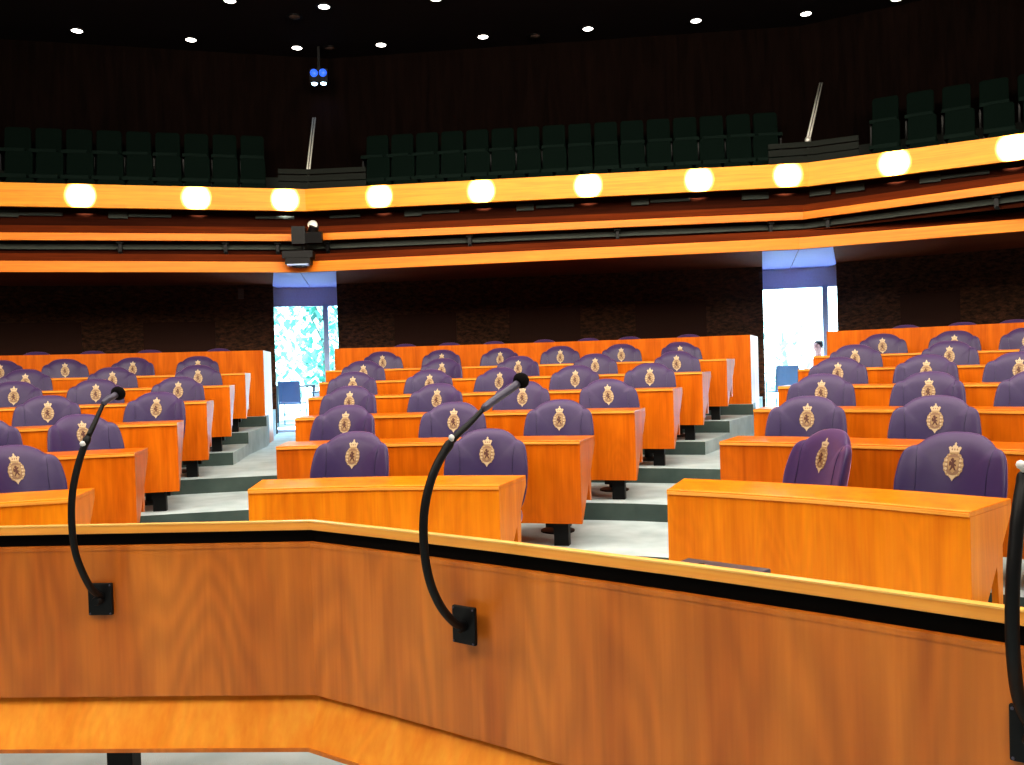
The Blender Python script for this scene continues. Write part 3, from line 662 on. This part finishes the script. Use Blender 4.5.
def person():
    t = thing('person', 'person with dark hair in white shirt seated outside the right doorway', 'person', (6.03, 17.05, .4195), -.9)
    V = [(0, 0, .50), (0, .02, .72), (0, .03, .92), (0, .02, 1.02), (0, .0, 1.13), (0, -.02, 1.24), (0, -.01, 1.35),
         (-.17, .02, .95), (-.22, -.05, .68), (-.16, -.28, .62), (.17, .02, .95), (.22, -.05, .68), (.16, -.28, .62),
         (-.10, -.05, .48), (-.11, -.42, .48), (-.11, -.42, .08), (-.11, -.55, .04), (.10, -.05, .48), (.11, -.42, .48), (.11, -.42, .08), (.11, -.55, .04)]
    E = [(0, 1), (1, 2), (2, 3), (3, 4), (4, 5), (5, 6), (2, 7), (7, 8), (8, 9), (2, 10), (10, 11), (11, 12), (0, 13), (13, 14), (14, 15), (15, 16), (0, 17), (17, 18), (18, 19), (19, 20)]
    Rr = [.14, .14, .15, .07, .055, .095, .075, .06, .045, .035, .06, .045, .035, .085, .065, .045, .035, .085, .065, .045, .035]
    me = bpy.data.meshes.new('person_body'); me.from_pydata(V, E, []); me.materials.append(M['skin'])
    o = bpy.data.objects.new('body', me); COL.objects.link(o); o.parent = t
    sk = o.modifiers.new('skin', 'SKIN'); sub = o.modifiers.new('sub', 'SUBSURF'); sub.levels = 2; sub.render_levels = 2
    for i, d in enumerate(me.skin_vertices[0].data):
        d.radius = (Rr[i], Rr[i]*.8 if i < 3 else Rr[i]); d.use_root = (i == 0)
    # shirt, trousers, hair, nose and ears
    mb = MB(); n = 20
    mb.loft([[(rx*math.cos(2*PI*k/n), yy+ry*math.sin(2*PI*k/n), z) for k in range(n)] for z, rx, ry, yy in ((.50, .19, .15, .0), (.7, .185, .15, .02), (.88, .21, .15, .03), (.97, .2, .12, .03), (1.03, .10, .09, .02), (1.06, .075, .075, .015))])
    for sx in (-1, 1): mb.tube([(sx*.14, .02, .97), (sx*.2, .01, .9), (sx*.235, -.04, .72), (sx*.20, -.14, .66)], [.075, .08, .07, .062], 12)
    mb.build('shirt', M['shirt'], t, True)
    mb = MB()
    for sx in (-1, 1): mb.tube([(sx*.09, .05, .49), (sx*.11, -.25, .5), (sx*.11, -.42, .48), (sx*.11, -.43, .3), (sx*.11, -.42, .1)], [.115, .10, .09, .075, .065], 12)
    mb.build('trousers', M['trouser'], t, True)
    mb = MB(); prof = []
    for i in range(9):
        a = PI/2*i/8; prof.append((.112*math.cos(a)+.001, .118*math.sin(a)))
    mb.lathe([(.100, -.03)]+prof, 18, (0, .035, 1.275)); mb.build('hair', M['hair'], t, True)
    mb = MB(); mb.lathe([(.022, 0), (.012, .03), (.002, .045)], 8, (0, -.10, 1.225)); 
    for sx in (-1, 1): mb.lathe([(.004, -.03), (.02, 0), (.004, .03)], 8, (sx*.098, 0, 1.235))
    mb.build('face', M['skin'], t, True)
    ch = thing('terrace_chair', 'chair under the seated person outside the right doorway', 'chair', (6.03, 17.05, .4195), -.9)
    mb = MB(); mb.box((0, .02, .37), (.44, .44, .03)); mb.build('seat', M['greyblue'], ch)
    mb = MB(); mb.box((0, .25, .62), (.44, .03, .3)); mb.build('backrest', M['greyblue'], ch)
    for sx in (-1, 1):
        for sy in (-1, 1):
            mb = MB(); mb.tube([(sx*.2, .02+sy*.2, 0), (sx*.2, .02+sy*.2, .36)], .012, 6); mb.build('leg', M['tube'], ch)
person()

# ------------------------------------------------------------------ front bench with microphones
fb = thing('front_bench', 'long bent cherry wood bench front with black slot, nearest the camera', 'bench', (0, 0, 0))
PL = [Vector(q) for q in ((-4.6, 3.0), (-.663, 2.782), (-.405, 2.606), (-.045, 2.349), (.38, 2.026), (.663, 1.795), (.91, 1.585), (1.95, .70))]
def bench(name, sec, mat, bw=0):
    """section points: (distance behind the front face, height)"""
    pls = {}
    mb = MB()
    for i in range(len(PL)):
        ring = []
        for d, z in sec:
            if d not in pls: pls[d] = offset(PL, d)
            q = pls[d][i]; ring.append((q.x, q.y, z))
        if i == 0: rings = []
        rings.append(ring)
    mb.loft(rings); o = mb.build(name, mat, fb)
    return bevel(o, bw, 2) if bw else o
bench('front_panel', [(0, .362), (.022, .362), (.022, .855), (0, .855)], M['bench'], .003)
bench('panel_lipping', [(-.0015, .842), (.002, .842), (.0235, .8565), (-.0015, .8565)], M['bench'])
bench('rail_edge', [(-.0015, .9225), (.003, .9225), (.02, .9265), (-.0015, .9265)], M['rail_edge'])  # pale strip painting the highlight on the rail's top edge
bench('slot_strip', [(.018, .84), (.031, .84), (.031, .896), (.018, .896)], M['slot'])
bench('top_rail', [(0, .896), (.032, .896), (.032, .925), (0, .925)], M['desk_edge'], .003)
bench('kick_panel', [(-.045, .212), (-.023, .208), (.06, .385), (.037, .385)], M['bench_low_lit'])
bench('bottom_edge', [(-.049, .200), (-.023, .200), (-.023, .212), (-.049, .212)], M['bench'])
bench('rear_panel', [(.032, .20), (.045, .20), (.045, .897), (.032, .897)], M['bench'])
bench('shelf', [(.045, .765), (.30, .765), (.30, .785), (.045, .785)], M['bench'])
for x, y, a in ((-1.375, 2.95, .055), (.35, 2.15, .653), (-3.2, 3.05, .055)):
    mb = MB(); mb.box((x+.012, y, .11), (.088, .06, .22), -a); mb.build('leg', M['black'], fb)

fb.location = (-.663, 2.782, 0)
for ch in fb.children: ch.location = (.663, -2.782, 0)
def mic(pts, clip, plate_c, ang, rt, label):
    t = thing('gooseneck_microphone', label, 'microphone', (plate_c[0], plate_c[1], plate_c[2]), 0, 'gooseneck microphones on the front bench')
    o0 = Vector(plate_c); P = [Vector(p)-o0 for p in pts]
    mb = MB(); mb.box((0, 0, 0), (.080, .012, .104), ang)
    pl = bevel(mb.build('mounting_plate', M['black'], t), .003)
    R = Matrix.Rotation(ang, 3, 'Z')
    mb = MB(); mb.lathe([(.016, 0), (.016, .02), (.012, .03)], 16, R @ Vector((0, -.005, 0)), R=R @ Matrix.Rotation(PI/2, 3, 'X'))
    mb.build('socket', M['black'], pl)
    for sx in (-1, 1):
        for sz in (-1, 1):
            mb = MB(); mb.lathe([(.003, 0), (.003, .003)], 8, R @ Vector((sx*.034, -.006, sz*.046)), R=R @ Matrix.Rotation(PI/2, 3, 'X')); mb.build('screw', M['mic'], pl)
    C = [Vector(q) for q in catmull3(P)]
    n = len(C); i1 = int(n*.66); i2 = int(n*.80); i3 = int(n*.955)
    r = [rt]*i1
    mb = MB(); mb.tube(C[:i1+1], [rt]*(i1-2)+[rt*1.12, rt*1.12, rt*.8], 14); mb.build('gooseneck', M['black'], t, True)
    mb = MB(); m = C[i1:i2+1]; mb.tube(m, [rt*.82 - rt*.22*k/(len(m)-1) for k in range(len(m))], 12); mb.build('upper_neck', M['black'], t, True)
    mb = MB(); m = C[i2:i3+1]; mb.tube(m, [rt*.62, rt*.98]+[rt*1.0]*(len(m)-2), 14); mb.build('microphone_body', M['mic'], t, True)
    e = C[-1]; d = (C[-1]-C[-4]).normalized(); s0 = C[i3]
    L = (e-s0).length+.026; mb = MB(); rr = .0235; pp = []; q = []
    for k in range(11):
        f = k/10; pp.append(s0-d*.004+d*(L*f)); q.append(rr*(math.sin(PI*(.16+.84*f)*.97+.06))**.5 if k < 10 else .002)
    mb.tube(pp, q, 18); mb.build('windscreen', M['black_soft'], t, True)
    c = Vector(clip)-o0; ci = min(range(n), key=lambda i: (C[i]-c).length)
    mb = MB(); mb.tube([C[ci], c*.55+C[ci]*.45, c], [.006, .006, .005], 8); mb.lathe([(.001, -.0085), (.006, -.006), (.0085, 0), (.006, .006), (.001, .0085)], 12, c)
    mb.build('switch_knob', M['white'], t, True)
M['mic'] = plain('grey violet microphone metal', (.10, .09, .13), .35, metal=.3)
def catmull3(P, n=7):
    out = []
    for i in range(len(P)-1):
        p0 = P[max(i-1, 0)]; p1 = P[i]; p2 = P[i+1]; p3 = P[min(i+2, len(P)-1)]
        for k in range(n):
            t = k/n; out.append(.5*((2*p1)+(p2-p0)*t+(2*p0-5*p1+4*p2-p3)*t*t+(3*p1-p0-3*p2+p3)*t**3))
    return out+[P[-1]]
m1 = [(-1.35, 2.80, 0.698), (-1.352, 2.74, 0.74), (-1.359, 2.69, 0.821), (-1.365, 2.67, 0.891), (-1.364, 2.66, 0.986), (-1.361, 2.67, 1.067), (-1.35, 2.69, 1.145), (-1.336, 2.71, 1.205), (-1.32, 2.74, 1.265), (-1.308, 2.78, 1.324), (-1.288, 2.8, 1.343), (-1.281, 2.82, 1.352)]
m2 = [(-0.152, 2.375, 0.695), (-0.173, 2.34, 0.711), (-0.204, 2.28, 0.772), (-0.228, 2.25, 0.846), (-0.239, 2.24, 0.925), (-0.239, 2.24, 1.005), (-0.229, 2.25, 1.073), (-0.205, 2.27, 1.143), (-0.164, 2.3, 1.208), (-0.116, 2.34, 1.252), (-0.068, 2.38, 1.297), (-0.0, 2.43, 1.341), (0.026, 2.45, 1.361)]
m3 = [(0.922, 1.558, 0.712), (0.888, 1.54, 0.777), (0.857, 1.5, 0.863), (0.85, 1.49, 0.936), (0.853, 1.49, 1.005), (0.865, 1.5, 1.072), (0.877, 1.51, 1.122), (0.899, 1.53, 1.171), (0.926, 1.55, 1.212), (0.974, 1.58, 1.263), (1.031, 1.61, 1.306), (1.063, 1.63, 1.323)]
AL, AR = math.atan2(PL[1].y-PL[0].y, PL[1].x-PL[0].x), math.atan2(PL[3].y-PL[2].y, PL[3].x-PL[2].x)
mic(m1, (-1.335, 2.685, 1.202), (-1.357, 2.813, .686), AL, .0105, 'black gooseneck microphone on the left arm of the front bench')
mic(m2, (-.163, 2.275, 1.219), (-.150, 2.385, .692), AR, .0115, 'black gooseneck microphone standing mid bench, nearest the bend')
mic(m3, (.885, 1.515, 1.2), (.928, 1.563, .70), math.atan2(PL[6].y-PL[5].y, PL[6].x-PL[5].x), .0115, 'black gooseneck microphone cut off at the right picture edge')

# flat black case on the shelf behind the rail
cs = thing('equipment_case', 'low dark case just showing above the bench rail before the right desk', 'case', (.482, 2.055, .776), -.70)
mb = MB(); mb.box((0, 0, .06), (.215, .08, .12)); bevel(mb.build('body', M['mic'], cs), .006)
mb = MB(); mb.box((0, 0, .128), (.217, .082, .015)); bevel(mb.build('lid', M['mic'], cs), .004)
mb = MB(); mb.box((-.035, -.03, .139), (.012, .012, .008)); mb.build('latch', M['black'], cs)
mb = MB(); mb.box((.075, -.03, .138), (.008, .008, .006)); mb.build('latch', M['white'], cs)

# ------------------------------------------------------------------ lamps and small fittings
def facet_angle(x):
    i = 0 if x < -3.2 else (1 if x < 4.5 else 2)
    return math.atan2(G1[i+1].y-G1[i].y, G1[i+1].x-G1[i].x)
DL = [(-7.342, 15.096), (-5.572, 15.642), (-3.802, 16.168), (-2.241, 16.141), (-.346, 15.897), (1.547, 15.666), (3.439, 15.444), (5.328, 15.275), (-4.365, 14.076), (-2.921, 14.408), (-1.057, 14.225), (6.689, 14.752)]
dl0 = None
for i, (x, y) in enumerate(DL):
    k = (CEIL-.03-H)/(7.45-H); loc = (x*k, y*k, CEIL)
    lab = 'lit round ceiling downlight, %s from left in the row along the wall' % ORD[i] if i < 8 else 'lit round ceiling downlight cut by the top edge, %s from left' % ORD[i-8]
    if dl0 is None:
        dl0 = thing('downlight', lab, 'lamp', loc, 0, 'lit ceiling downlights')
        mb = MB(); mb.lathe([(.10, 0), (.14, 0), (.14, -.012), (.10, -.012)], 24); mb.build('rim', M['black'], dl0)
        mb = MB(); mb.lathe([(.10, -.002), (.098, -.010), (.07, -.022), (.035, -.028), (.001, -.030)], 24); mb.build('bulb', M['lamp'], dl0, True)
    else: dup(dl0, loc, 0, lab, 'lit ceiling downlights')
du = None
for i, (px, py) in enumerate(((-3.6, 15.2), (-3.3, 16.7), (.62, 16.4), (-2.05, 14.2))):
    lab = 'unlit ceiling downlight, %s from left' % ORD[(1, 0, 3, 2)[i]]
    lab = ['unlit downlight above the blue lamp', 'unlit downlight right of the blue lamp', 'unlit downlight near the wall at mid ceiling', 'unlit downlight at the top edge, purple tinged'][i]
    if du is None:
        du = thing('unlit_downlight', lab, 'lamp', (px, py, CEIL), 0, 'unlit ceiling downlights')
        mb = MB(); mb.lathe([(.10, 0), (.14, 0), (.14, -.012), (.10, -.012)], 24); mb.build('rim', M['black'], du)
        mb = MB(); mb.lathe([(.10, -.002), (.098, -.012), (.05, -.03), (.001, -.034)], 24); mb.build('bulb', M['lamp_off'], du, True)
    else: dup(du, (px, py, CEIL), 0, lab, 'unlit ceiling downlights')

# twin blue lamp high on the wall above the left bend
bl = thing('blue_twin_lamp', 'twin blue glowing lamp high above the left bend of the balcony', 'lamp', (-3.50, 16.55, 7.03), 0)
mb = MB(); mb.box((0, .08, .05), (.34, .16, .26)); mb.box((0, .08, .42), (.05, .05, .5)); mb.build('housing', M['black'], bl)
for sx in (-1, 1):
    mb = MB(); mb.lathe([(.075, 0), (.07, .03), (.04, .05), (.001, .055)], 16, (sx*.085, 0, .10), R=Matrix.Rotation(PI/2, 3, 'X')); mb.build('lens', M['blue'], bl, True)
    mb = MB(); mb.lathe([(.055, 0), (.05, -.025), (.025, -.04), (.001, -.043)], 16, (sx*.085, .02, -.085)); mb.build('bulb', M['bluewhite'], bl, True)

# glowing discs in place of light pools on the recess, clamp brackets on the ledge
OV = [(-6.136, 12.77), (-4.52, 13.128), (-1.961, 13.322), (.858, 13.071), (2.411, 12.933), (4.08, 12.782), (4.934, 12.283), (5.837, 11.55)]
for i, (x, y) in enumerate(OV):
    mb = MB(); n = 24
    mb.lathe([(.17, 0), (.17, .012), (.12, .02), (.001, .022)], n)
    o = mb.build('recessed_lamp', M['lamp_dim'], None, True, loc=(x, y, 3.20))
    tag(o, 'dim glowing disc as light pool between the lower bands, %s from the left' % ORD[i], 'lamp', 'glowing light pool discs in the balcony recess')
CL = [(-5.719, 12.863), (-4.271, 13.187), (-3.529, 13.353), (-2.769, 13.394), (-.575, 13.199), (1.634, 13.002), (3.862, 12.804), (4.609, 12.547), (6.276, 11.193)]
cb = None
for i, (x, y) in enumerate(CL):
    lab = 'small black clamp bracket on the ledge between lower bands, %s from left' % ORD[i]
    loc = (x, y-.03, 3.20); a = facet_angle(x)
    if cb is None:
        cb = thing('clamp_bracket', lab, 'bracket', loc, a, 'black clamp brackets on the balcony')
        mb = MB(); mb.box((0, 0, .16), (.05, .05, .16)); mb.box((0, -.02, .235), (.10, .07, .03)); mb.build('clamp', M['black'], cb)
        mb = MB(); mb.tube([(0, 0, .10), (.03, -.04, .03), (.05, -.05, .0)], .028, 8); mb.build('arm', M['black'], cb)
    else: dup(cb, loc, a, lab, 'black clamp brackets on the balcony')

# black projector box and loudspeaker at the left bend
pj = thing('stage_projector', 'black projector box with silver round lens at left balcony bend', 'projector', (-3.05, 12.98, 3.36), .1)
mb = MB(); mb.box((-.06, 0, .12), (.20, .2, .26)); mb.build('housing', M['black'], pj)
mb = MB(); mb.box((.16, .0, .1), (.24, .2, .16), 0, 0, .2); mb.tube([(.14, 0, .16), (.17, -.06, .26)], [.09, .07], 14); mb.build('lamp_head', M['black'], pj)
mb = MB(); mb.lathe([(.07, 0), (.075, .015), (.06, .02), (.001, .012)], 18, (.15, -.05, .27), R=Matrix.Rotation(PI/2.4, 3, 'X')); mb.build('lens', M['steel'], pj, True)
mb = MB(); mb.tube([(-.02, 0, 0), (0, .03, -.12)], .02, 8); mb.build('bracket', M['black'], pj)
sp = thing('loudspeaker', 'black loudspeaker box hanging below the projector over left doorway', 'speaker', (-3.07, 12.75, 2.965), .05)
mb = MB(); mb.box((0, 0, .14), (.36, .22, .16)); mb.box((0, 0, .20), (.44, .24, .10)); mb.build('cabinet', M['black'], sp)
mb = MB(); mb.box((0, -.04, .05), (.30, .16, .02)); o = mb.build('blue_panel', M['frame'], sp)  # blue slab paints the blue light on the cabinet's underside
mb = MB(); mb.box((0, .08, .06), (.2, .28, .06)); mb.build('bracket', M['black'], sp)

# small pale plate on the wall left of the left doorway
mb = MB(); mb.box((0, 0, 0), (.09, .03, .17), facet_angle(-5)); mb.box((.0, -.02, .02), (.05, .02, .06), facet_angle(-5))
tag(mb.build('wall_plate', M['lamp_off'], None, loc=(-4.50, 14.565, 2.80)), 'small pale switch plate on the rough wall beside left doorway', 'switch')

# ------------------------------------------------------------------ light
def area(name, loc, tgt, sx, sy, power, col):
    l = bpy.data.lights.new(name, 'AREA'); l.shape = 'RECTANGLE'; l.size = sx; l.size_y = sy; l.energy = power; l.color = col
    o = bpy.data.objects.new(name, l); COL.objects.link(o); o.location = loc
    o.rotation_euler = (Vector(tgt)-Vector(loc)).to_track_quat('-Z', 'Y').to_euler(); return o
area('hall_light', (0, 6.5, 7.5), (0, 7.2, 0), 9, 5, 470, (1, .94, .84))
area('hall_fill_left', (-6.5, .5, 6.8), (.5, 8.5, 1.0), 3.5, 2.5, 420, (1, .91, .77))  # unseen front fill, set wide for highlights on the chair shoulders
area('hall_fill_right', (7.0, .5, 6.8), (-.5, 8.5, 1.0), 3.5, 2.5, 420, (1, .91, .77))  # unseen front fill, mirrored on the other side
area('hall_fill_middle', (0, -2.5, 6.8), (0, 8.5, 1.0), 3, 1, 150, (1, .91, .77))  # unseen front fill from behind the camera
area('balcony_fill', (.5, 5.0, 6.9), (.5, 13.2, 3.6), 12, 1.2, 640, (1, .90, .72))  # added fill to brighten the balcony bands, no fixture
area('bench_fill', (0, 3.0, 6.6), (0, 4.2, .6), 8, 1.5, 150, (1, .93, .80))  # added fill above the first desk row
area('bench_fill', (-.2, .2, 6.5), (-.2, 3.0, .6), 4, 1.5, 85, (1, .92, .8))  # added fill on the front bench
for x, y, tx, ty, nm in ((-3.75, 17.0, -3.2, 11.5, 'left'), (5.35, 15.7, 3.6, 10.6, 'right')):
    area('daylight_fill_'+nm, (x, y, 3.6), (tx, ty, .2), 1.6, 1.0, 750, (.66, .86, 1))  # added lamps above the doors outside, boosting daylight on the aisles
area('bench_fill_right', (1.6, -.8, 5.6), (.9, 1.8, .5), 2, 1.5, 75, (1, .92, .8))  # added fill brightening the bench's right arm
SP = [(-6.359, 12.988), (-4.776, 13.394), (-3.493, 13.722), (-2.003, 13.673), (-.394, 13.5), (1.25, 13.324), (2.911, 13.146), (4.211, 13.006), (5.529, 12.402), (6.82, 11.68)]
for x, y in SP:
    a = facet_angle(x); n = Vector((math.sin(a), -math.cos(a)))
    l = bpy.data.lights.new('parapet_spot', 'SPOT'); l.energy = 1500; l.color = (1, .95, .88); l.spot_size = math.radians(15.5); l.spot_blend = .35; l.shadow_soft_size = .03
    o = bpy.data.objects.new('parapet_spot', l); COL.objects.link(o)
    o.location = (x+n.x*1.6, y+n.y*1.6, 4.20)
    o.rotation_euler = (Vector((x, y, 4.185))-o.location).to_track_quat('-Z', 'Y').to_euler()
l = bpy.data.lights.new('blue_spot', 'SPOT'); l.energy = 14; l.color = (.1, .25, 1); l.spot_size = 1.0; l.spot_blend = .8
o = bpy.data.objects.new('blue_spot', l); COL.objects.link(o); o.location = (-3.5, 16.45, 6.9)
o.rotation_euler = (Vector((-3.5, 17.3, 6.5))-o.location).to_track_quat('-Z', 'Y').to_euler()
sun = bpy.data.lights.new('sun', 'SUN'); sun.energy = 26; sun.angle = .08; sun.color = (.86, .95, 1)
o = bpy.data.objects.new('sun', sun); COL.objects.link(o); o.rotation_euler = Vector((-.22, -.5, -.85)).to_track_quat('-Z', 'Y').to_euler()

w = bpy.data.worlds.new('world'); S.world = w; w.use_nodes = True
nt = w.node_tree; bg = nt.nodes['Background']
tc = nt.nodes.new('ShaderNodeTexCoord'); sep = nt.nodes.new('ShaderNodeSeparateXYZ'); rp = nt.nodes.new('ShaderNodeValToRGB')
nt.links.new(tc.outputs['Generated'], sep.inputs[0]); nt.links.new(sep.outputs['Z'], rp.inputs[0])
rp.color_ramp.elements[0].position = 0; rp.color_ramp.elements[0].color = (.80, .97, 1, 1)
rp.color_ramp.elements[1].position = .6; rp.color_ramp.elements[1].color = (.45, .70, 1, 1)
nt.links.new(rp.outputs[0], bg.inputs[0]); bg.inputs[1].default_value = 7.0

S.view_settings.view_transform = 'Standard'
S.view_settings.look = 'Medium High Contrast'
S.view_settings.exposure = 0
